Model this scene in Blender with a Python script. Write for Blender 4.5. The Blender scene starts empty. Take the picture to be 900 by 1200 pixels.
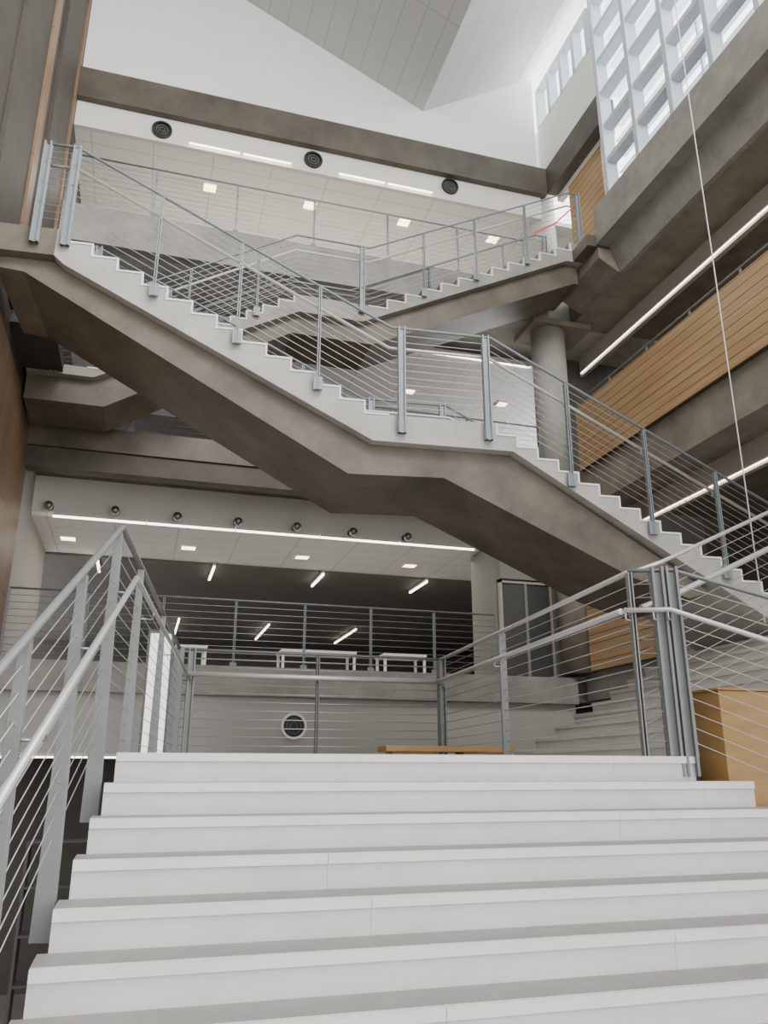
import bpy, math
from mathutils import Vector
# ------------------------------------------------------------------ camera survey
F=950.0; PITCH=math.atan(307/950.0); YAW=math.atan(295/998.0)
def ray(u,v):
    a=(u-450)/F;b=(600-v)/F
    z=b*math.cos(PITCH)+math.sin(PITCH);w=math.cos(PITCH)-b*math.sin(PITCH)
    return (a*math.cos(YAW)+w*math.sin(YAW), -a*math.sin(YAW)+w*math.cos(YAW), z)
def P(u,v,ax,val):
    d=ray(u,v);k=val/d['XYZ'.index(ax)]
    return (d[0]*k,d[1]*k,d[2]*k)
class Frame:
    def __init__(s,ox,oy,deg):
        t=math.radians(deg);s.o=(ox,oy);s.d=(math.cos(t),-math.sin(t));s.n=(math.sin(t),math.cos(t))
    def W(s,a,w,z): return (s.o[0]+a*s.d[0]+w*s.n[0], s.o[1]+a*s.d[1]+w*s.n[1], z)
    def S(s,u,v,w=0):
        r=ray(u,v)
        k=((s.o[0]*s.n[0]+s.o[1]*s.n[1])+w)/(r[0]*s.n[0]+r[1]*s.n[1])
        x,y,z=r[0]*k,r[1]*k,r[2]*k
        return ((x-s.o[0])*s.d[0]+(y-s.o[1])*s.d[1], z)
sc=bpy.context.scene
COL=sc.collection
# ------------------------------------------------------------------ materials
def nodes(name):
    m=bpy.data.materials.new(name);m.use_nodes=True
    nt=m.node_tree;b=nt.nodes['Principled BSDF'];return m,nt,b
def plain(name,c,rough=.6,metal=0,noise=.0,scale=3.0,detail=6,bump=0.0,lines=None,linec=None,lw=.03):
    m,nt,b=nodes(name);N=nt.nodes;L=nt.links
    b.inputs['Roughness'].default_value=rough;b.inputs['Metallic'].default_value=metal
    tc=N.new('ShaderNodeTexCoord')
    col=None
    if noise>0:
        n=N.new('ShaderNodeTexNoise');n.inputs['Scale'].default_value=scale;n.inputs['Detail'].default_value=detail
        n.inputs['Roughness'].default_value=.65
        L.new(tc.outputs['Object'],n.inputs['Vector'])
        r=N.new('ShaderNodeValToRGB');r.color_ramp.elements[0].position=.3;r.color_ramp.elements[1].position=.72
        r.color_ramp.elements[0].color=tuple(x*(1-noise) for x in c)+(1,)
        r.color_ramp.elements[1].color=tuple(min(1,x*(1+noise)) for x in c)+(1,)
        L.new(n.outputs['Fac'],r.inputs['Fac']);col=r.outputs['Color']
        if bump>0:
            bp=N.new('ShaderNodeBump');bp.inputs['Strength'].default_value=bump;bp.inputs['Distance'].default_value=.02
            L.new(n.outputs['Fac'],bp.inputs['Height']);L.new(bp.outputs['Normal'],b.inputs['Normal'])
    else:
        rgb=N.new('ShaderNodeRGB');rgb.outputs[0].default_value=tuple(c)+(1,);col=rgb.outputs[0]
    if lines:
        sep=N.new('ShaderNodeSeparateXYZ');L.new(tc.outputs['Object'],sep.inputs[0])
        for ax,pitch in lines:
            mu=N.new('ShaderNodeMath');mu.operation='MULTIPLY';mu.inputs[1].default_value=1.0/pitch
            L.new(sep.outputs[ax],mu.inputs[0])
            fr=N.new('ShaderNodeMath');fr.operation='FRACT';L.new(mu.outputs[0],fr.inputs[0])
            lt=N.new('ShaderNodeMath');lt.operation='LESS_THAN';lt.inputs[1].default_value=lw/pitch
            L.new(fr.outputs[0],lt.inputs[0])
            mx=N.new('ShaderNodeMixRGB');L.new(lt.outputs[0],mx.inputs[0]);L.new(col,mx.inputs[1])
            mx.inputs[2].default_value=tuple(linec or [x*.5 for x in c])+(1,)
            col=mx.outputs[0]
    L.new(col,b.inputs['Base Color'])
    return m
def emis(name,c,s):
    m,nt,b=nodes(name);b.inputs['Base Color'].default_value=c+(1,)
    b.inputs['Emission Color'].default_value=c+(1,);b.inputs['Emission Strength'].default_value=s;return m
def wood(name,c1,c2,axis_pitch,lw=.012,grain=(1,1,1)):
    m,nt,b=nodes(name);N=nt.nodes;L=nt.links;b.inputs['Roughness'].default_value=.45
    tc=N.new('ShaderNodeTexCoord');mp=N.new('ShaderNodeMapping');mp.inputs['Scale'].default_value=grain
    L.new(tc.outputs['Object'],mp.inputs[0])
    n=N.new('ShaderNodeTexNoise');n.inputs['Scale'].default_value=2.5;n.inputs['Detail'].default_value=5
    L.new(mp.outputs[0],n.inputs['Vector'])
    r=N.new('ShaderNodeValToRGB');r.color_ramp.elements[0].position=.3;r.color_ramp.elements[1].position=.7
    r.color_ramp.elements[0].color=c1+(1,);r.color_ramp.elements[1].color=c2+(1,)
    L.new(n.outputs['Fac'],r.inputs['Fac']);col=r.outputs['Color']
    sep=N.new('ShaderNodeSeparateXYZ');L.new(tc.outputs['Object'],sep.inputs[0])
    for ax,pitch in axis_pitch:
        mu=N.new('ShaderNodeMath');mu.operation='MULTIPLY';mu.inputs[1].default_value=1.0/pitch
        L.new(sep.outputs[ax],mu.inputs[0])
        fr=N.new('ShaderNodeMath');fr.operation='FRACT';L.new(mu.outputs[0],fr.inputs[0])
        lt=N.new('ShaderNodeMath');lt.operation='LESS_THAN';lt.inputs[1].default_value=lw/pitch
        L.new(fr.outputs[0],lt.inputs[0])
        mx=N.new('ShaderNodeMixRGB');L.new(lt.outputs[0],mx.inputs[0]);L.new(col,mx.inputs[1])
        mx.inputs[2].default_value=(c1[0]*.2,c1[1]*.2,c1[2]*.2,1);col=mx.outputs[0]
    L.new(col,b.inputs['Base Color']);return m
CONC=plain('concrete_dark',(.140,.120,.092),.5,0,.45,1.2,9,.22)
CONCD=plain('concrete_darker_brown',(.095,.082,.064),.6,0,.30,1.6,8,.2)  # darker brown concrete base colour
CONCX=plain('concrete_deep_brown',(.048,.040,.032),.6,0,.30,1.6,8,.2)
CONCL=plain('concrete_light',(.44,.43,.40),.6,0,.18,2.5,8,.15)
CONCM=plain('concrete_mid',(.265,.236,.192),.6,0,.30,1.5,9,.2)
CONCG=plain('concrete_grey',(.31,.298,.27),.6,0,.24,2.0,9,.2)
WHITE=plain('white_paint',(.90,.90,.865),.7,0,.02,1.0)
OFFW=plain('offwhite_paint',(.74,.715,.665),.7,0,.04,1.0)
BEIGE=plain('beige_bulkhead',(.52,.475,.41),.7,0,.05,1.0)
GREYW=plain('grey_wall',(.46,.45,.42),.7,0,.05,1.0)
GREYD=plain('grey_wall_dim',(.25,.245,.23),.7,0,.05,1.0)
CEILP=plain('ceiling_tile',(.88,.87,.84),.7,0,.02,1.0,lines=[(0,1.2),(1,.6)],linec=(.60,.59,.57),lw=.02)
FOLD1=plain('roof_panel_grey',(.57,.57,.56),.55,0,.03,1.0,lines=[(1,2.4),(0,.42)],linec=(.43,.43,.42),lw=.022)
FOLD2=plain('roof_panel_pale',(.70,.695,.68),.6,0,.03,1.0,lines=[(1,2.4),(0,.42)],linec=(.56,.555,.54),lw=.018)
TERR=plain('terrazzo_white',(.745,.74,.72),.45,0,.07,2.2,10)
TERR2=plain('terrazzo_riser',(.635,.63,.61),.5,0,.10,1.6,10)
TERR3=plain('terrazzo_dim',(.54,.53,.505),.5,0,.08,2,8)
TREAD=plain('terrazzo_tread',(.29,.28,.265),.55,0,.10,6,8)  # anti-slip grey, darkened further to carry the shade on the step treads
STEEL=plain('steel_bluegrey',(.26,.29,.31),.45,.3,.04,4)
STEELN=plain('steel_grey',(.215,.225,.225),.5,.2,.05,4)
ALU=plain('brushed_aluminium',(.62,.615,.60),.35,.5,.03,20)
CAB=plain('stainless_cable',(.50,.50,.50),.35,.6)
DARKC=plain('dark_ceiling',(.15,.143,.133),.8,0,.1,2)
DARKG=plain('dark_lower_level',(.115,.107,.097),.8,0,.1,2)
FLOORM=plain('floor_grey',(.30,.29,.27),.5,0,.1,2)
WOOD=wood('wood_slats',(.44,.27,.13),(.56,.37,.195),[(2,.165)],.014,(1,.3,6))
WOODB=wood('wood_bench',(.31,.175,.055),(.41,.24,.085),[],.01,(1,1,5))
WOODV=wood('wood_panel_wall',(.17,.10,.055),(.25,.155,.09),[(1,.6),(2,1.2)],.012,(1,1,.3))
BLACK=plain('black_grille',(.02,.02,.02),.5)
DGREY=plain('grille_grey',(.10,.10,.10),.5)
MULL=plain('mullion_bluegrey',(.60,.66,.70),.4)
LOUV=plain('louvre_pale_blue',(.78,.84,.88),.4)
LSTRIP=emis('strip_lens',(1.0,.92,.78),7)
LSQ=emis('downlight_lens',(1.0,.78,.42),7)
LPAN=emis('backlit_panel_lens',(1.0,.98,.95),1.3)
CHROME=plain('spot_metal',(.25,.24,.23),.3,.8)
RED=plain('red_tape',(.75,.04,.03),.6)
DGLASS=plain('dark_glass',(.075,.078,.075),.25)
def glassm():
    m=bpy.data.materials.new('window_glass');m.use_nodes=True;nt=m.node_tree
    nt.nodes.clear();o=nt.nodes.new('ShaderNodeOutputMaterial');mx=nt.nodes.new('ShaderNodeMixShader')
    t=nt.nodes.new('ShaderNodeBsdfTransparent');t.inputs[0].default_value=(.96,.99,1,1)
    g=nt.nodes.new('ShaderNodeBsdfGlossy');g.inputs['Roughness'].default_value=.05
    mx.inputs[0].default_value=.06
    nt.links.new(t.outputs[0],mx.inputs[1]);nt.links.new(g.outputs[0],mx.inputs[2]);nt.links.new(mx.outputs[0],o.inputs[0]);return m
GLASS=glassm()
# ------------------------------------------------------------------ geometry
class Geo:
    def __init__(s): s.v=[];s.f=[]
    def hexa(s,p):
        i=len(s.v);s.v+=[tuple(q) for q in p]
        for f in ((0,3,2,1),(4,5,6,7),(0,1,5,4),(1,2,6,5),(2,3,7,6),(3,0,4,7)): s.f.append(tuple(i+k for k in f))
        return s
    def box(s,x0,x1,y0,y1,z0,z1):
        return s.hexa([(x0,y0,z0),(x1,y0,z0),(x1,y1,z0),(x0,y1,z0),(x0,y0,z1),(x1,y0,z1),(x1,y1,z1),(x0,y1,z1)])
    def obox(s,c,d,hl,hw,z0,z1,top=1.0):
        d=Vector((d[0],d[1])).normalized();n=Vector((-d.y,d.x));q=[]
        for z,k in ((z0,1.0),(z1,top)):
            for a,b in ((-1,-1),(1,-1),(1,1),(-1,1)):
                q.append((c[0]+d.x*hl*a+n.x*hw*b*k,c[1]+d.y*hl*a+n.y*hw*b*k,z))
        return s.hexa(q)
    def prism(s,poly,fr,w0,w1):
        i=len(s.v);n=len(poly)
        for w in (w0,w1):
            for a,z in poly: s.v.append(fr.W(a,w,z))
        s.f.append(tuple(range(i,i+n)));s.f.append(tuple(range(i+2*n-1,i+n-1,-1)))
        for k in range(n):
            j=(k+1)%n;s.f.append((i+k,i+n+k,i+n+j,i+j))
        return s
    def tube(s,pts,r,n=8,flat=None):
        pts=[Vector(p) for p in pts];i=len(s.v);m=len(pts)
        for k,p in enumerate(pts):
            t=Vector()
            if k>0: t+=(p-pts[k-1]).normalized()
            if k<m-1: t+=(pts[k+1]-p).normalized()
            t.normalize()
            up=Vector((0,0,1)) if abs(t.z)<.95 else Vector((1,0,0))
            a=t.cross(up).normalized();b=a.cross(t).normalized()
            for q in range(n):
                an=2*math.pi*(q+.5)/n
                ra,rb=(r,r) if flat is None else flat
                s.v.append(tuple(p+a*math.cos(an)*ra+b*math.sin(an)*rb))
        for k in range(m-1):
            for q in range(n):
                q2=(q+1)%n;s.f.append((i+k*n+q,i+k*n+q2,i+(k+1)*n+q2,i+(k+1)*n+q))
        s.f.append(tuple(i+q for q in range(n))[::-1]);s.f.append(tuple(i+(m-1)*n+q for q in range(n)))
        return s
    def ball(s,c,r,nu=14,nv=8):
        i=len(s.v)
        s.v.append((c[0],c[1],c[2]-r))
        for a in range(1,nv):
            th=math.pi*a/nv
            for b in range(nu):
                ph=2*math.pi*b/nu
                s.v.append((c[0]+r*math.sin(th)*math.cos(ph),c[1]+r*math.sin(th)*math.sin(ph),c[2]-r*math.cos(th)))
        s.v.append((c[0],c[1],c[2]+r));top=len(s.v)-1
        for b in range(nu):
            b2=(b+1)%nu
            s.f.append((i,i+1+b2,i+1+b));s.f.append((top,top-nu+b,top-nu+b2))
            for a in range(nv-2):
                s.f.append((i+1+a*nu+b,i+1+a*nu+b2,i+1+(a+1)*nu+b2,i+1+(a+1)*nu+b))
        return s
OFF={}
import bmesh
def add(name,g,mat,label=None,cat=None,parent=None,kind=None,group=None,smooth=False,bev=0):
    if parent is not None: off=Vector(OFF[parent.name])
    else:
        xs=[v[0] for v in g.v];ys=[v[1] for v in g.v];zs=[v[2] for v in g.v]
        off=Vector(((min(xs)+max(xs))/2,(min(ys)+max(ys))/2,min(zs)))
    me=bpy.data.meshes.new(name);me.from_pydata([tuple(Vector(v)-off) for v in g.v],[],g.f);me.update()
    bm=bmesh.new();bm.from_mesh(me);bmesh.ops.recalc_face_normals(bm,faces=bm.faces[:]);bm.to_mesh(me);bm.free()
    me.materials.append(mat)
    if smooth:
        for p in me.polygons: p.use_smooth=len(p.vertices)<=4
    o=bpy.data.objects.new(name,me);COL.objects.link(o)
    if parent is not None: o.parent=parent
    else: o.location=off
    OFF[o.name]=tuple(off)
    if bev:
        b=o.modifiers.new('bevel','BEVEL');b.width=bev;b.segments=2;b.limit_method='ANGLE'
    if label:o['label']=label
    if cat:o['category']=cat
    if kind:o['kind']=kind
    if group:o['group']=group
    return o
def empty(name,loc,label,cat,group=None):
    o=bpy.data.objects.new(name,None);o.empty_display_size=.2;o.location=loc;COL.objects.link(o);OFF[o.name]=tuple(loc)
    o['label']=label;o['category']=cat
    if group:o['group']=group
    return o
def struct(name,g,mat,label,cat): return add(name,g,mat,label,cat,kind='structure')
# ------------------------------------------------------------------ railing
def railing(label,path,h,posts,ncab,grab=None,drop=.0,gside=(0,0),group=None,post_mat=None,pw=.03,cr=.004,rail=.02,bracket=True,pt=.006,gr=None,gap=.012,topmat=None,taper=1.0):
    post_mat=post_mat or STEEL
    e=empty('cable_railing',path[0],label,'railing',group)
    P3=[Vector(p) for p in path]
    for (seg,t,wide) in posts:
        a,b=P3[seg],P3[seg+1];p=a.lerp(b,t);d=Vector((b.x-a.x,b.y-a.y));d.normalize()
        g=Geo()
        top=p.z+h+ (0.02 if wide else -.02)
        if wide:
            for k in (-1,1):
                g.obox((p.x+d.x*.036*k,p.y+d.y*.036*k),d,.010,pw*1.3,p.z-drop,top)
            g.obox((p.x,p.y),d,.05,pw*.4,p.z-drop,top-.04)
        else:
            for k in (-1,1):
                g.obox((p.x+d.x*gap*k,p.y+d.y*gap*k),d,pt,pw,p.z-drop,top,taper)
        for q in range(1,4): g.obox((p.x,p.y),d,gap+.01,.012,p.z+h*q/4,p.z+h*q/4+.025)
        if bracket: g.obox((p.x,p.y),d,.055,pw*.7,p.z-drop,p.z-drop+.17)
        add('post',g,post_mat,parent=e,bev=.002)
    for i in range(ncab):
        z=h*(i+1)/(ncab+1)
        g=Geo().tube([(p.x,p.y,p.z+z) for p in P3],cr,5)
        add('cable',g,CAB,parent=e,smooth=True)
    g=Geo().tube([(p.x,p.y,p.z+h) for p in P3],rail,8,flat=(rail*1.15,rail*.8))
    add('top_rail',g,topmat or post_mat,parent=e,smooth=True)
    if grab:
        gr=gr or rail*.95
        g=Geo().tube([(p.x+gside[0],p.y+gside[1],p.z+grab) for p in P3],gr,10)
        for (seg,t,wide) in posts:
            p=P3[seg].lerp(P3[seg+1],t)
            g.tube([(p.x,p.y,p.z+grab-.07),(p.x+gside[0],p.y+gside[1],p.z+grab-.07),(p.x+gside[0],p.y+gside[1],p.z+grab)],.008,6)
        add('handrail',g,ALU,parent=e,smooth=True,label='brushed aluminium handrail')
    return e
# ================================================================== MAIN STAIR
R=.17;T=.294;Y1=5.27;Z1=.122
def xl(y): return -.10-.15*(Y1-y)
def xr(y): return 3.92+.78*(Y1-y)
stair=empty('staircase',(1.8,Y1,Z1-R),'wide white terrazzo staircase with long precast steps','staircase')
joints=[3.25,3.75,2.9,1.0,1.15,2.6,1.3,2.2,.9,2,1]
for k in range(11):
    y=Y1-T*k;z=Z1-R*k;y2=y+T+.012
    if k==0: y2=y+.36
    x0=xl(y);x1=xr(y) if k<9 else 7
    if k==1: x1=4.16
    j=joints[k];
    g=Geo();gt=Geo();gr_=Geo()
    for a,b in ((x0,j-.0008),(j+.0008,x1)):
        g.box(a,b,y,y2,z-.05,z-.006)
        g.box(a,b,y,y+.045,z-.006,z)
        gr_.box(a,b,y+.014,y2,z-R-.004,z-.05)
        gt.box(a,b,y+.045,y2,z-.006,z+.001)
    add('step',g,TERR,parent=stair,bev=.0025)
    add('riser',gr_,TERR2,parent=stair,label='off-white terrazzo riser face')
    add('tread',gt,TREAD,parent=stair,label='grey anti-slip tread surface with shade in its colour')
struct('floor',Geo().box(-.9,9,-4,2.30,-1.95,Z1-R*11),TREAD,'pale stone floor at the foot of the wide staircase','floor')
g=Geo();
for k in range(11):
    y=Y1-T*k;g.box(xl(y)+.02,3.8,y+.03,y+T+.03,Z1-R*k-.9,Z1-R*k-.175)
add('stair_base',g,CONCM,parent=stair,label='concrete base under the steps')
g=Geo().hexa([(-.1,5.65,-.25),(3.95,5.65,-.25),(4.0,10.7,-.25),(.5,10.7,-.25),(-.1,5.65,Z1),(3.95,5.65,Z1),(4.0,10.7,Z1),(.5,10.7,Z1)])
g.box(3.9,4.99,5.6,10.7,-.25,Z1-.002)
struct('floor.001',g,TERR3,'pale terrazzo landing at the top of the wide staircase','floor')
def tY(y,a,b): return (y-a)/(b-a)
lp=[(xl(2.3)-.1,2.3,Z1-.578*(Y1-2.3)),(-.20,5.3,Z1),(.45,10.75,Z1)]
railing('steel and cable guardrail beside the white steps',lp,1.4,
   [(0,tY(2.70,2.3,5.3),False),(0,tY(3.56,2.3,5.3),False),(0,tY(4.40,2.3,5.3),False),(0,tY(5.22,2.3,5.3),False),
    (1,.2,False),(1,.56,False),(1,.985,True)],
   12,grab=1.07,drop=.34,gside=(.12,0),post_mat=STEELN,pw=.050,cr=.003,rail=.019,bracket=False,pt=.007,gr=.018,taper=.45)
railing('cable guardrail across the far edge of the landing',[(.5,10.72,Z1),(4.0,10.72,Z1)],1.4,
   [(0,.03,True),(0,.5,False),(0,1.0,True)],12,grab=1.08,drop=.15,gside=(0,-.1),post_mat=STEELN,cr=.005,rail=.022,gr=.034,pw=.05)
railing('cable guardrail along the side of the landing',[(4.0,10.68,Z1),(3.64,5.46,Z1)],1.4,
   [(0,.45,False)],12,grab=1.08,drop=.12,gside=(-.1,0),post_mat=STEELN,cr=.0042,rail=.026,gr=.026,pw=.04,topmat=ALU)
s=1.6
railing('cable guardrail descending beside the white steps and wood box',[(3.60,5.42,Z1),(3.93,5.30,Z1),(3.93+.78*s,5.3-s,Z1-.578*s)],1.4,
   [(0,.02,False),(0,.62,True),(0,.93,True),(1,.72,False)],12,grab=1.07,drop=.14,gside=(-.1,-.06),post_mat=STEELN,cr=.0032,pw=.046,bracket=False,rail=.020,gr=.020)
railing('cable guardrail rising with the side stair',[(3.66,5.46,Z1+.02),(3.98,5.50,Z1+.14),(8.0,5.6,Z1+2.0)],1.38,
   [(1,.3,False),(1,.62,False)],12,grab=1.08,drop=.12,gside=(0,-.09),post_mat=STEELN,cr=.0036,rail=.022,gr=.024,topmat=ALU)
sc2=empty('staircase',(6.5,8,Z1),'white terrazzo side stair rising from the landing','staircase')
for k in range(10):
    x=5.0+.31*k;z=Z1+R*(k+1)
    g=Geo().box(x,x+.31,5.75,10.6,z-.045,z).box(x+.015,x+.31,5.75,10.6,z-R,z-.045)
    add('step',g,TERR3,parent=sc2,bev=.003)
add('stair_base',Geo().box(5.1,8.08,5.8,10.55,-3.4,Z1-.01),CONCM,parent=sc2,label='concrete base under the side stair')
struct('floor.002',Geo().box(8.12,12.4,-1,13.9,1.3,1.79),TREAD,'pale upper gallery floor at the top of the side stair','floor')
wb=empty('wood_planter_box',(4.6,5.2,Z1-2*R),'tall golden-brown plywood box beside the white steps','box')
add('box_body',Geo().box(4.07,6.0,5.12,5.42,Z1-2*R,.585),WOODB,parent=wb,bev=.004)
add('box_lid',Geo().box(4.06,6.01,5.11,5.43,.587,.605),WOODB,parent=wb,bev=.003)
struct('floor.011',Geo().box(4.0,7.2,4.99,5.6,-.6,Z1-2*R),TERR3,'pale stone ledge carrying the wood box','floor')
wb2=empty('wood_bench',(3.8,10.3,Z1),'low timber bench at the far edge of the landing','bench')
x0=P(450,880,'Y',10.2)[0];x1=P(600,880,'Y',10.2)[0]
add('seat',Geo().box(x0,x1,10.1,10.5,.27,.34),WOODB,parent=wb2,bev=.004)
add('leg',Geo().box(x0+.1,x0+.7,10.15,10.45,Z1,.27),WOODB,parent=wb2)
add('leg',Geo().box(x1-.7,x1-.1,10.15,10.45,Z1,.27),WOODB,parent=wb2)
# ================================================================== FLIGHT A
def saw(s0,z0,s1,z1,n):
    pts=[];t=(s1-s0)/n;r=(z0-z1)/n
    for i in range(n):
        pts.append((s0+t*i,z0-r*i));pts.append((s0+t*i,z0-r*(i+1)))
    pts.append((s1,z1));return pts
def SEGS(top):
    segs=[];cur=[top[1]]
    for a,b in zip(top[1:-1],top[2:-1]):
        if abs(a[0]-b[0])>.7: segs.append(cur);cur=[b]
        else: cur.append(b)
    segs.append(cur);return [s for s in segs if len(s)>2]
def concrete_stair(fr,label,top,w,beamw,beam,under,matside=CONCL,matbeam=CONC):
    c=top[len(top)//2]
    e=empty('concrete_staircase',fr.W(c[0],w/2,c[1]-.6),label,'staircase')
    g=Geo().prism(top+under[::-1],fr,0,w)
    add('flight',g,matside,parent=e,label='pale precast concrete flight')
    for w0,w1 in ((-.012,.05),(w-.05,w+.012)):
        for seg in SEGS(top):
            if seg[-1][1]>seg[0][1]: up=[(a-.010,z+.010) for a,z in seg];dn=[(a+.012,z-.012) for a,z in seg]
            else: up=[(a+.010,z+.010) for a,z in seg];dn=[(a-.012,z-.012) for a,z in seg]
            add('step_edging',Geo().prism(up+dn[::-1],fr,w0,w1),WHITE,parent=e,label='white step edging')
    g=Geo()
    for a,b in zip(top,top[1:]):
        if abs(a[0]-b[0])>1e-6: g.prism([(a[0]-.02,a[1]+.001),(b[0],b[1]+.001),(b[0],b[1]+.010),(a[0]-.02,a[1]+.010)],fr,.05,w-.05)
    add('tread',g,TERR3,parent=e)
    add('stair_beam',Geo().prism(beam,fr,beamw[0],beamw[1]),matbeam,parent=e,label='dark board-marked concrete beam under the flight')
    return e
FA=Frame(2.5,8.6,5)
BW=.14
sU,zU=FA.S(80,270);sL1,zL=FA.S(456,486);sL2,_=FA.S(582,503);sE,zE=FA.S(868,668)
n2=12;r2=(zL-zE)/n2;t2=(sE-sL2)/n2
sX=sE+4*t2;zX=zE-4*r2
sW=sU-.78;sV=sU-.12
topA=[(sV,zU)]+saw(sU,zU,sL1,zL,13)+saw(sL2,zL,sX,zX,n2+4)+[(sX+.4,zX)]
undA=[(sV,zU-.36),(sU+.0,zU-.47),(sL1-.20,zL-.35),(sL2+.20,zL-.35),(sX,zX-.48),(sX+.4,zX-.48)]
b1=FA.S(28,318,BW);b2=FA.S(408,555,BW);b3=FA.S(520,560,BW);b4=FA.S(740,676,BW)
m=(b4[1]-b3[1])/(b4[0]-b3[0])
b5=(b4[0]+.75,b4[1]+m*.5);b6=(b4[0]+1.05,zL-.35+(zX-.48-zL+.35)*(b4[0]+1.05-sL2)/(sX-sL2)-.04)
beamA=[(sV,zU-.365),(sU,zU-.475),(sL1-.20,zL-.355),(sL2+.20,zL-.355),b6,b5,b4,b3,b2,b1,(sW,b1[1]+.03),(sW,zU-.365)]
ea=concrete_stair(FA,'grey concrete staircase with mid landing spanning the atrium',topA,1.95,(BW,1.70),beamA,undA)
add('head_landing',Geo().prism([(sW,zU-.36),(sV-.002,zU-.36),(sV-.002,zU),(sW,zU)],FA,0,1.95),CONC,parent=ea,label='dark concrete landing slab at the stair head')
def baseA(w): return [FA.W(sU-.35,w,zU),FA.W(sU,w,zU),FA.W(sL1+.02,w,zL),FA.W(sL2-.05,w,zL),FA.W(sX,w,zX)]
def postt(fr,us,sa,sb):
    return [(fr.S(u,v)[0]-sa)/(sb-sa) for (u,v) in us]
tu=postt(FA,[(182,330),(278,390),(372,445)],sU,sL1+.02)
tl=postt(FA,[(668,560),(762,610),(848,660)],sL2-.05,sX)
tm=postt(FA,[(470,489),(571,503)],sL1+.02,sL2-.05)
pA=[(0,0,True),(0,.98,True)]+[(1,t,False) for t in tu]+[(2,tm[0],True),(2,tm[1],True)]+[(3,t,False) for t in tl+[.97]]
railing('cable guardrail on the near side of the concrete staircase',baseA(-.05),1.17,pA,11,grab=.93,drop=.25,gside=(.0,.09),gr=.020)
railing('cable guardrail on the far side of the concrete staircase',baseA(2.0),1.17,pA,11,grab=.93,drop=.25,gside=(.0,-.09),gr=.020)
struct('floor.003',Geo().box(-2.2,-1.6,11.05,12.45,zU-.16,zU),CONCX,'dark gallery slab along the wall at the stair head','floor')
# ================================================================== FLIGHT B
FB=Frame(2.5,12.5,0)
sT,zT=FB.S(668,285);sM2,_=FB.S(432,352);sM1,zM=FB.S(345,341)
zM=8.15;zB0=zU;sB0=-3.75
nb=12;BWD=1.36
def rise(s0,z0,s1,z1,n): return saw(s1,z1,s0,z0,n)[::-1]
topB=[(sB0-.9,zB0)]+rise(sB0,zB0,sM1,zM,nb)+rise(sM2,zM,sT,zT,nb)+[(sT+.25,zT)]
undB=[(sB0-.9,zB0-.16),(sB0+.1,zB0-.16),(sM1+.1,zM-.34),(sM2-.1,zM-.34),(sT-.1,zT-.44),(sT+.25,zT-.44)]
beamB=[(sB0-.9,zB0-.165),(sB0+.1,zB0-.165),(sM1+.1,zM-.345),(sM2-.1,zM-.345),(sT-.1,zT-.445),(sT+.2,zT-.445),(sT+.2,zT-.85),(sT+.1,zT-.85),(sM2+.1,zM-.70),(sM1-.0,zM-.70),(sB0+.3,zB0-.58),(sB0-.9,zB0-.58)]
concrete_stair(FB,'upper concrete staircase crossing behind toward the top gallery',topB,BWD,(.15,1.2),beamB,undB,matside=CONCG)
def baseB(w): return [FB.W(sB0-.5,w,zB0),FB.W(sB0,w,zB0),FB.W(sM1,w,zM),FB.W(sM2,w,zM),FB.W(sT,w,zT),FB.W(sT+.22,w,zT)]
pB=[(0,.0,True),(1,.45,False),(1,.8,False),(2,.9,True),(3,.25,False),(3,.5,False),(3,.76,False),(4,.98,True)]
pB2=[(1,.5,False),(3,.4,False),(3,.8,False),(4,.98,True)]
railing('cable guardrail on the near side of the upper concrete staircase',baseB(-.05),1.2,pB,10,grab=.95,drop=.2,gside=(0,.09),cr=.0045)
railing('cable guardrail on the far side of the upper concrete staircase',baseB(BWD+.04),1.2,pB2,10,grab=None,drop=.2,cr=.004)
a=FB.W(sT-.85,-.09,zT+.0);b=FB.W(sT+.10,-.09,zT+.85)
add('barrier_tape',Geo().tube([a,((a[0]+b[0])/2,a[1],(a[2]+b[2])/2-.10),b],.02,4,flat=(.006,.022)),RED,'red barrier tape slanting across the stair head','tape')
# ================================================================== BACK SIDE  (Y=14)
XL=-2.2;XR=7.9
struct('floor.004',Geo().box(XL,XR+5,14.15,31,1.3,1.74),FLOORM,'gallery floor behind the concrete parapet','floor')
add('concrete_parapet',Geo().box(XL,XR,13.85,14.15,1.24,1.72),CONCG,'mottled grey concrete edge beam below the gallery railing','beam')
struct('wall_back',Geo().box(XL,XR,14.0,14.3,.28,1.24),GREYW,'grey painted bulkhead wall under the gallery','wall')
railing('cable guardrail on the gallery edge',[(XL+.05,13.98,1.72),(XR-1.6,13.98,1.72)],1.14,[(0,i/7,False) for i in range(8)],9,drop=.1,cr=.005)
struct('ceiling',Geo().box(XL,XR,15.5,18.2,4.55,4.65),CEILP,'white tiled ceiling of the lower gallery','ceiling')
struct('wall_bulkhead',Geo().box(XL,XR,15.42,15.5,4.62,5.3),OFFW,'cream bulkhead above the linear light','wall')
struct('ceiling.001',Geo().box(XL-6,XR+5,18.2,31,4.5,4.65),DARKC,'dark open ceiling of the study hall','ceiling')
struct('wall_far',Geo().box(XL-6,XR+5,30.8,31,1.7,4.6),DARKC,'dark far wall of the study hall','wall')
struct('wall_hall_side',Geo().box(XL-6.2,XL-6,18.2,31,1.3,4.65),DARKC,'dark side wall of the study hall','wall')
struct('wall_hall_side.001',Geo().box(XR+5,XR+5.2,14,31,1.3,5.3),DARKC,'dark end wall of the study hall','wall')
struct('floor.005',Geo().box(XL,XR,14.25,24,5.3,5.75),CONC,'concrete floor slab of the middle gallery','floor')
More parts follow.
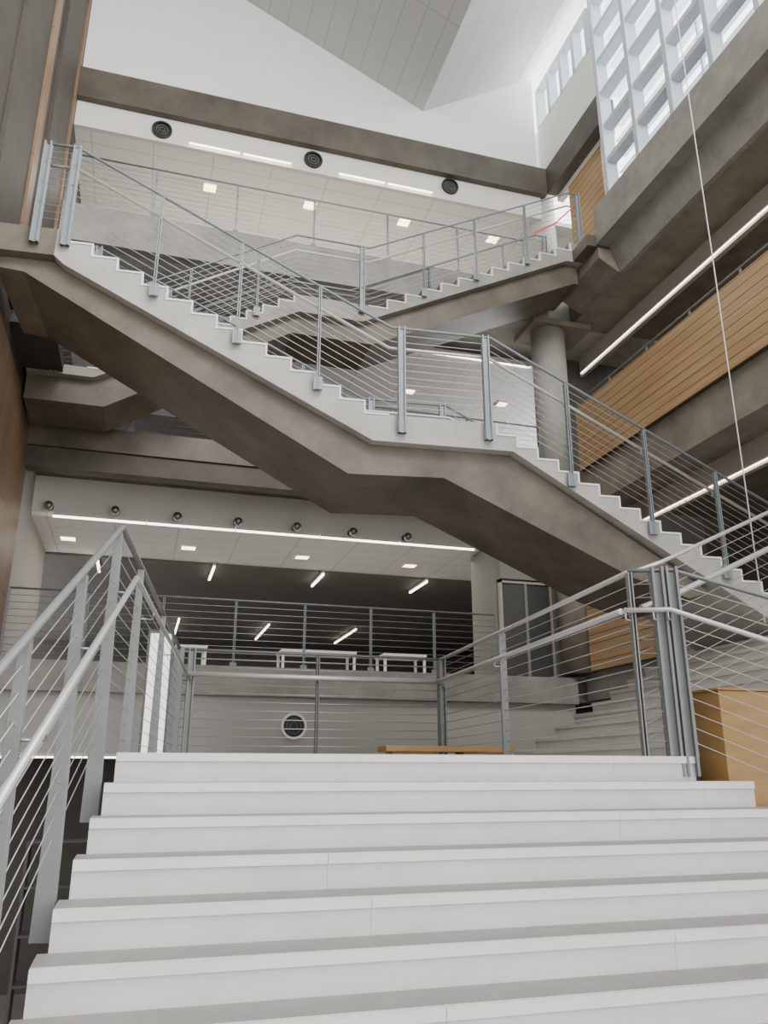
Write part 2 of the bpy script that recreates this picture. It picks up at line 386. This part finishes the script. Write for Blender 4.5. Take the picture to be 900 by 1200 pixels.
add('concrete_edge_beam',Geo().box(XL,XR,13.95,14.25,5.35,5.78),CONC,'stained concrete edge beam of the middle gallery','beam')
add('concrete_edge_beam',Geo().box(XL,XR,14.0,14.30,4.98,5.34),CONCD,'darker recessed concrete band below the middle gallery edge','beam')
railing('cable guardrail on the middle gallery edge',[(XL+.05,14.0,5.78),(XR-.4,14.0,5.78)],1.1,[(0,i/6,False) for i in range(7)],9,drop=.1,cr=.004)
struct('wall_middle',Geo().box(XL,XR+3,21,21.2,5.7,9.6),DARKC,'dim recessed wall of the middle gallery','wall')
struct('ceiling.002',Geo().box(XL,XR+3,15.6,21,9.25,9.35),CEILP,'tiled ceiling of the middle gallery','ceiling')
struct('floor.006',Geo().box(XL,XR+3,14.2,20,9.5,10.2),CONCL,'concrete floor slab of the top gallery','floor')
add('concrete_edge_beam',Geo().box(XL,XR,13.95,14.2,9.5,10.3),CONCG,'grey concrete upstand along the top gallery','beam')
railing('cable guardrail on the top gallery edge',[(XL+.05,14.0,10.3),(XR-.5,14.0,10.3)],1.15,[(0,i/6,False) for i in range(7)],9,drop=.1,cr=.004)
struct('wall_top_gallery',Geo().box(XL,XR+3,19.5,19.7,10.2,12.2),OFFW,'off-white wall at the rear of the top gallery','wall')
struct('ceiling.003',Geo().box(XL,XR+2.5,14.05,19.5,12.1,12.2),CEILP,'white tiled ceiling with recessed lights over the top gallery','ceiling')
struct('wall_bulkhead.001',Geo().box(XL,XR,13.95,14.05,12.1,13.1),OFFW,'off-white bulkhead with round grilles','wall')
zb1=P(360,168,'Y',13.8)[2];zb2=P(360,136,'Y',13.8)[2]
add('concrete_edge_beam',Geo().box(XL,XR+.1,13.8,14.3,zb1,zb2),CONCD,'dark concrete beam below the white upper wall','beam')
W1=(5.07,14.46);W0=(XL,14.46+(5.07-XL)*.473);W2=(7.54,16.0)
g=Geo();i=[(XL,zb2),(XR,zb2),(XR,16.2),W2,W1,W0]
fr=Frame(0,14.0,0);g.prism(i,fr,0,.2)
struct('wall_upper',g,WHITE,'bright white upper wall under the folded roof','wall')
YA=4.5
def sl(a,b,m,nm,lab):
    g=Geo().hexa([(a[0],YA,a[1]),(b[0],YA,b[1]),(b[0],14.1,b[1]),(a[0],14.1,a[1]),(a[0],YA,a[1]+.12),(b[0],YA,b[1]+.12),(b[0],14.1,b[1]+.12),(a[0],14.1,a[1]+.12)])
    struct(nm,g,m,lab,'ceiling')
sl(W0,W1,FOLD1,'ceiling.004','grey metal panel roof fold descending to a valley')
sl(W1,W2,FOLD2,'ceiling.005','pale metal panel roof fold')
sl(W2,(8.3,16.6),WHITE,'ceiling.006','white roof edge strip by the clerestory')
# ================================================================== LIGHTS IN CEILINGS
def strip(p0,p1,label,group,w=.07):
    e=empty('linear_light',((p0[0]+p1[0])/2,(p0[1]+p1[1])/2,min(p0[2],p1[2])),label,'light fixture',group)
    add('housing',Geo().tube([(p0[0],p0[1],p0[2]+w*.8),(p1[0],p1[1],p1[2]+w*.8)],w*.8,4),OFFW,parent=e)
    add('lens',Geo().tube([p0,p1],w*.6,4),LSTRIP,parent=e,label='glowing warm white lens')
def down(x,y,z,label,group,s=.15):
    e=empty('recessed_downlight',(x,y,z-.02),label,'light fixture',group)
    g=Geo()
    g.box(x-s-.03,x+s+.03,y-s-.03,y-s,z-.03,z).box(x-s-.03,x+s+.03,y+s,y+s+.03,z-.03,z).box(x-s-.03,x-s,y-s,y+s,z-.03,z).box(x+s,x+s+.03,y-s,y+s,z-.03,z)
    add('trim_ring',g,WHITE,parent=e)
    add('lens',Geo().box(x-s,x+s,y-s,y+s,z-.02,z-.002),LSQ,parent=e,label='square glowing warm lens')
G='square recessed lights in the gallery ceilings'
for u,v in ((246,219),(363,240),(473,260),(577,280)):
    p=P(u,v,'Z',12.1);down(p[0],p[1],12.1,'square recessed downlight in the top gallery ceiling',G,.13)
for u,v in ((80,630),(221,641),(354,652),(480,662),(595,671)):
    p=P(u,v,'Z',4.55);down(p[0],p[1],4.55,'square recessed downlight in the lower gallery ceiling',G,.14)
for u,v in ((480,458),(588,473)):
    p=P(u,v,'Z',9.25);down(p[0],p[1],9.25,'square recessed downlight in the middle gallery ceiling',G,.12)
G='linear strip lights'
for (a,b) in (((220,167),(283,180)),((284,180),(343,192)),((396,200),(452,211)),((453,211),(508,222))):
    p=P(*a,'Y',13.9);q=P(*b,'Y',13.9);zz=12.12
    strip((p[0]+.03,13.9,zz+.05),(q[0]-.03,13.9,zz+.05),'slim linear light at the foot of the top bulkhead',G,.035)
x0=P(62,600,'Y',15.38)[0];x1=P(556,648,'Y',15.38)[0];zz=P(307,624,'Y',15.38)[2]
n=5
for i in range(n): strip((x0+(x1-x0)*i/n+.01,15.38,zz),(x0+(x1-x0)*(i+1)/n-.01,15.38,zz),'long linear light under the cream bulkhead',G,.05)
for a,b in (((430,418),(520,434)),((522,434),(622,447))):
    p=P(*a,'Y',15.6);q=P(*b,'Y',15.6);strip((p[0],15.6,9.2),(q[0],15.6,9.2),'linear light in the middle gallery',G,.04)
for u,v in ((115,662),(248,672),(372,680),(490,688),(207,735),(307,741),(404,746),(35,752)):
    p=P(u,v,'Z',4.42);d=.65 if v<700 else 1.5
    strip((p[0],p[1]-d,4.42),(p[0],p[1]+d,4.42),'hanging fluorescent light in the dark hall',G,.055)
strip((XL,13.97,.25),(.2,13.97,.25),'linear light under the grey bulkhead',G,.04)
for i in range(6):
    strip((9.40,3.3+2.0*i,9.06),(9.40,5.28+2.0*i,9.06),'long linear light beneath the top side gallery',G,.028)
    strip((9.22,3.3+2.0*i,4.76),(9.22,5.28+2.0*i,4.76),'long linear light beneath the middle side gallery',G,.028)
def grille(x,y,z,r,omat):
    e=empty('round_air_grille',(x,y,z),'round black air diffuser with concentric rings','vent','round air grilles')
    g=Geo();n=32
    def ring(ra,rb,ya,yb):
        i=len(g.v)
        for k in range(n):
            c,s_=math.cos(2*math.pi*k/n),math.sin(2*math.pi*k/n)
            g.v+= [(x+ra*c,ya,z+ra*s_),(x+rb*c,ya,z+rb*s_),(x+rb*c,yb,z+rb*s_),(x+ra*c,yb,z+ra*s_)]
        for k in range(n):
            a=i+4*k;b=i+4*((k+1)%n)
            for q in range(4): g.f.append((a+q,a+(q+1)%4,b+(q+1)%4,b+q))
    ring(r*.90,r*1.1,y-.05,y)
    add('outer_ring',g,omat,parent=e)
    g=Geo();ring(.001,r*.93,y-.01,y);add('backing',g,BLACK,parent=e)
    g=Geo()
    for q in (.3,.62): ring(r*q-.008,r*q+.008,y-.03,y-.012)
    add('blades',g,DGREY,parent=e)
for u,v in ((190,153),(367,188),(527,219)):
    p=P(u,v,'Y',13.94);grille(p[0],13.94,p[2],.18,BLACK)
p=P(344,851,'Y',13.99);grille(p[0],13.99,p[2],.2,WHITE)
for u,v in ((57,592),(135,598),(208,605),(279,611),(348,617),(414,623),(478,629)):
    p=P(u,v,'Y',15.2);x,z=p[0],p[2]
    e=empty('ball_spotlight',(x,15.2,z),'small dark metal ball spotlight on the bulkhead','spotlight','ball spotlights on the bulkhead')
    add('lamp_head',Geo().ball((x,15.2,z),.085),CHROME,parent=e,smooth=True)
    add('bracket',Geo().tube([(x,15.2,z),(x,15.42,z+.03)],.03,8).tube([(x,15.40,z+.03),(x,15.42,z+.03)],.07,12),CHROME,parent=e)
# ================================================================== LEFT WALL
struct('wall_left',Geo().box(XL-.4,XL,-4,19.7,5.8,19),CONCX,'tall dark concrete side wall','wall')
struct('wall_left_lower',Geo().box(XL-.4,XL,7.5,14.2,1.5,5.8),WOODV,'timber panelled lower side wall','wall')
struct('wall_left_gallery',Geo().box(XL-.4,XL,14.2,18.2,1.3,5.8),GREYW,'grey side wall of the lower gallery','wall')
for ya,yb,mt,lb,d in ((10.7,11.05,WOODV,'vertical timber strip on the side wall',.04),(11.5,13.0,CONCX,'broad brown concrete pilaster on the side wall',.06),(8.9,10.1,CONCX,'brown-grey concrete pilaster on the side wall',.05),(13.40,13.5,WOODV,'slim timber strip on the side wall',.05)):
    add('wall_fin',Geo().box(XL,XL+d,ya,yb,zU+.02,18),mt,lb,'wall fin')
# ================================================================== RIGHT SIDE (X=8)
def hbeam(y0,y1,prof):
    g=Geo();n=len(prof)
    for y in (y0,y1):
        for x,z in prof: g.v.append((x,y,z))
    g.f.append(tuple(range(n)));g.f.append(tuple(range(2*n-1,n-1,-1)))
    for k in range(n):
        j=(k+1)%n;g.f.append((k,n+k,n+j,j))
    return g
add('concrete_gallery_beam',hbeam(-3,11.9,[(7.9,10.8),(8.2,10.8),(8.2,10.2),(8.5,10.2),(8.5,9.46),(8.4,9.46),(8.2,9.98),(7.9,9.98)]),CONCG,'broad pale concrete beam below the tall window','beam')
add('concrete_gallery_beam',hbeam(11.92,13.5,[(7.95,9.94),(8.48,9.94),(8.48,9.46),(8.35,9.46),(7.95,9.7)]),CONCM,'short concrete beam carrying the upper stair landing','beam')
struct('floor.007',Geo().box(8.5,12.5,-3,14.1,9.5,10.2),CONCM,'concrete soffit slab of the top side gallery','floor')
struct('floor.008',Geo().box(7.72,8.5,11.92,13.9,9.95,10.2),CONC,'concrete slab where the upper stair lands','floor')
add('concrete_beam',Geo().box(7.5,8.9,13.9,14.9,9.36,9.49),CONCM,'concrete pad at the head of the round column','beam')
struct('wall_bulkhead.002',Geo().box(9.44,9.54,-3,15.4,9.02,9.5),BEIGE,'beige bulkhead behind the linear light','wall')
struct('wall_bulkhead.003',Geo().box(9.26,9.36,-3,15.4,4.72,5.2),BEIGE,'beige bulkhead of the middle side gallery','wall')
add('timber_parapet',Geo().box(7.92,8.0,-3,13.2,5.65,7.0),WOOD,'warm timber slatted parapet of the middle side gallery','parapet')
e=empty('parapet_rail',(7.98,5,7.0),'slim metal rail on short brackets above the timber parapet','railing')
add('rail',Geo().tube([(7.98,-3,7.14),(7.98,13.2,7.14)],.02,8),STEELN,parent=e)
for i in range(12): add('bracket',Geo().box(7.97,7.99,1.2*i-.02,1.2*i+.02,7.0,7.14),STEELN,parent=e)
struct('floor.009',Geo().box(8.42,12.5,-3,13.9,5.2,5.75),CONCM,'concrete slab of the middle side gallery','floor')
add('concrete_gallery_beam',Geo().box(8.02,8.42,-3,13.9,4.9,5.72),CONCM,'concrete edge beam under the timber parapet','beam')
add('timber_parapet',Geo().box(8.0,8.08,10.7,13.5,1.8,3.1),WOOD,'warm timber slatted parapet near the side stair','parapet')
struct('wall_right',Geo().box(12.5,12.7,-4,16,-3.4,9.6),DARKG,'dark rear wall of the side galleries','wall')
struct('wall_right_end',Geo().box(8.6,12.5,15.5,15.7,1.3,9.5),DARKG,'dark end wall of the side galleries','wall')
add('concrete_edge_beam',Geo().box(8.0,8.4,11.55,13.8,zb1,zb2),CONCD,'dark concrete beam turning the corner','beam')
struct('wall_right_upper',Geo().box(8.0,8.2,11.6,14.2,zb2,14.7),WHITE,'white wall below the clerestory','wall')
struct('wall_bulkhead.004',Geo().box(8.25,8.4,11.6,13.8,12.55,zb1),OFFW,'off-white bulkhead in the corner','wall')
add('timber_wall_panel',Geo().box(8.25,8.33,11.95,13.3,10.2,12.55),WOOD,'timber slatted wall panel beside the stair landing','panel')
struct('wall_right_rear',Geo().box(10.5,10.7,-3,20,10.2,12.2),GREYW,'grey wall behind the top side gallery','wall')
for za,zc,lb,mt in ((1.80,5.2,'round concrete column on the lower gallery',CONCM),(5.76,9.36,'round concrete column on the middle gallery',CONCL),(10.2,13.2,'round concrete column on the top gallery',CONCL)):
    yy=14.35 if za>5 else 13.95
    add('round_column',Geo().tube([(8.05,yy,za),(8.05,yy,zc)],.37,32),mt,lb,'column',smooth=True,group='round concrete columns')
def window(name,y0,y1,z0,z1,ny,nz,label,X=8.0,fw=.07,dep=.22):
    e=empty(name,(X,(y0+y1)/2,z0),label,'window');e['kind']='structure'
    for i in range(ny+1):
        y=y0+(y1-y0)*i/ny;add('mullion',Geo().box(X,X+dep,y-fw/2,y+fw/2,z0,z1),MULL,parent=e)
    for i in range(nz+1):
        z=z0+(z1-z0)*i/nz;add('transom',Geo().box(X+.03,X+dep-.02,y0,y1,z-fw/2,z+fw/2),MULL,parent=e)
    add('glass_pane',Geo().box(X+dep*.8,X+dep*.8+.01,y0,y1,z0,z1),GLASS,parent=e)
    return e
wn=window('window_1',3.1,11.5,10.85,17.5,8,8,'tall gridded window wall with blue-grey mullions',8.0,.11,.26)
e=empty('sunshade_louvre',(9.4,7,10.3),'pale exterior sunshade with slanted slats outside the window','sunshade')
for i in range(22):
    z=11.3+.42*i
    add('slat',Geo().hexa([(9.1,3,z),(9.12,3,z),(9.12,12.6,z),(9.1,12.6,z),(9.34,3,z+.10),(9.36,3,z+.10),(9.36,12.6,z+.10),(9.34,12.6,z+.10)]),LOUV,parent=e)
for y in (3.5,5.6,7.7,9.8,12.0):
    add('bracket_arm',Geo().box(9.2,9.26,y,y+.06,10.25,20.6),LOUV,parent=e)
window('window_2',11.7,14.0,14.75,15.9,4,1,'row of small clerestory panes',8.0,.12)
e=empty('door_1',(6.6,14.6,1.74),'grey framed dark glazed door on the gallery','door');e['kind']='structure'
x0=P(585,700,'Y',14.6)[0];x1=P(645,700,'Y',14.6)[0]
g=Geo().box(x0,x0+.05,14.55,14.65,1.74,3.7).box(x1-.04,x1,14.55,14.65,1.74,3.7).box(x0,x1,14.55,14.65,3.65,3.7)
add('door_frame',g,GREYW,parent=e)
add('door_leaf',Geo().box(x0+.05,x1-.04,14.59,14.61,1.76,3.65),DGLASS,parent=e)
add('door_stile',Geo().box((x0+x1)/2-.03,(x0+x1)/2+.03,14.56,14.59,1.76,3.65),GREYD,parent=e)
struct('wall_gallery_end',Geo().box(x1,XR+.7,14.5,14.7,1.74,5.3),GREYD,'grey wall beside the glazed door','wall')
struct('wall_gallery_head',Geo().box(x0,x1,14.5,14.7,3.72,5.3),GREYD,'grey wall above the glazed door','wall')
struct('wall_gallery_return',Geo().box(x0,x0+.15,14.72,16.0,1.74,4.5),GREYD,'grey return wall beside the door','wall')
for (u0,u1) in ((205,243),(330,418),(450,500)):
    a=P(u0,765,'Y',16.5)[0];b=P(u1,765,'Y',16.5)[0]
    t=empty('table',((a+b)/2,16.8,1.74),'white rectangular table behind the railing','table','white tables on the gallery')
    add('table_top',Geo().box(a,b,16.5,17.2,2.38,2.43),WHITE,parent=t,bev=.004)
    for x in (a+.04,b-.04):
        for y in (16.55,17.15): add('leg',Geo().box(x-.025,x+.025,y-.025,y+.025,1.74,2.38),WHITE,parent=t)
# ================================================================== LOWER LEVEL
struct('floor.010',Geo().box(-9,13,-4,16,-3.6,-3.4),FLOORM,'dark ground floor below the staircase','floor')
struct('wall_ground',Geo().box(-9,12.5,16,16.2,-3.4,1.3),DARKG,'dark wall of the ground floor','wall')
struct('wall_side_ground',Geo().box(-6.2,-6,-4,16,-3.4,5),DARKG,'dark side wall of the ground floor','wall')
pa=P(172,800,'Y',13.0);pb=P(197,800,'Y',13.0);pt_=P(185,742,'Y',13.0)
e=empty('backlit_panel',((pa[0]+pb[0])/2,13.05,-3.4),'tall glowing white panel in a thin frame behind the railing','panel')
add('panel_frame',Geo().box(pa[0]-.04,pa[0],13,13.1,-3.4,pt_[2]).box(pb[0],pb[0]+.04,13,13.1,-3.4,pt_[2]).box(pa[0]-.04,pb[0]+.04,13,13.1,pt_[2],pt_[2]+.04),STEELN,parent=e)
add('panel_lens',Geo().box(pa[0],pb[0],13.02,13.08,-3.4,pt_[2]),LPAN,parent=e,label='glowing white panel face')
e=empty('shelving_unit',(-.9,13.2,-3.4),'dark shelving unit standing on the ground floor','shelf')
for x in (-1.3,-.45): add('side_panel',Geo().box(x-.02,x+.02,13,13.4,-3.4,-.9),DGREY,parent=e)
for z in (-3.3,-2.7,-2.1,-1.5,-.92): add('shelf_board',Geo().box(-1.28,-.47,13,13.4,z,z+.03),DGREY,parent=e)
add('square_column',Geo().box(-2.3,-1.9,12.6,13.0,-3.4,.25),CONCG,'grey square concrete column on the ground floor','column',bev=.01)
e=empty('table',(-1.8,10.5,-3.4),'dark wooden table on the ground floor','table')
add('table_top',Geo().box(-2.6,-1.2,10.1,10.9,-2.68,-2.63),WOODB,parent=e)
for x in (-2.5,-1.3):
    for y in (10.2,10.8): add('leg',Geo().box(x-.03,x+.03,y-.03,y+.03,-3.4,-2.68),DGREY,parent=e)
add('hanging_wire',Geo().tube([(5.36,6,1.3),(5.37,6,5),(5.35,6,14.75)],.006,6),WHITE,'thin white wire hanging from the roof','wire',smooth=True)
# ================================================================== LIGHTING + CAMERA
w=bpy.data.worlds.new('sky');sc.world=w;w.use_nodes=True
nt=w.node_tree;bg=nt.nodes['Background'];bg.inputs[0].default_value=(1,.995,.985,1)
tc=nt.nodes.new('ShaderNodeTexCoord');sp=nt.nodes.new('ShaderNodeSeparateXYZ');mr=nt.nodes.new('ShaderNodeMapRange')
nt.links.new(tc.outputs['Generated'],sp.inputs[0]);nt.links.new(sp.outputs[0],mr.inputs[0])
mr.inputs[1].default_value=.1;mr.inputs[2].default_value=.6;mr.inputs[3].default_value=1.6;mr.inputs[4].default_value=7.0
nt.links.new(mr.outputs[0],bg.inputs[1])
def area(loc,rot,sx,sy,en,c=(1,1,1),lab='added fill lamp above and behind the camera'):
    l=bpy.data.lights.new('fill_lamp','AREA');l.shape='RECTANGLE';l.size=sx;l.size_y=sy;l.energy=en;l.color=c
    o=bpy.data.objects.new('fill_lamp',l);o.location=loc;o.rotation_euler=rot;COL.objects.link(o)
    o['label']=lab;o['category']='light'
area((2.5,-1,14),(math.radians(78),0,0),9,5,1300,(1,.975,.93))  # unseen fill added behind the camera to brighten the white upper wall
area((3,16.8,12.0),(0,0,0),9,3,330,(1,.96,.90),'added warm fill lamp in the top gallery')  # this and the following lamps are unseen fill added beside the modelled fixtures
area((3,17,4.4),(0,0,0),9,2.2,110,(1,.93,.84),'added warm fill lamp in the lower gallery')
area((3,25,4.3),(0,0,0),12,8,140,(1,.95,.88),'added warm fill lamp in the study hall')
area((11,8,9.2),(0,0,0),1.5,10,90,(1,.93,.84),'added warm fill lamp in the top side gallery')
area((11,8,5.0),(0,0,0),1.5,10,60,(1,.93,.84),'added warm fill lamp in the top side gallery')
area((-3,8,-1.0),(0,0,0),3,6,40,(1,.95,.88),'added fill lamp on the ground floor')
cam=bpy.data.cameras.new('camera');cam.sensor_fit='VERTICAL';cam.sensor_height=36;cam.sensor_width=27;cam.lens=36*F/1200
co=bpy.data.objects.new('camera',cam);COL.objects.link(co);co.location=(0,0,0)
co.rotation_euler=(math.pi/2+PITCH,0,-YAW);cam.clip_end=200
sc.camera=co
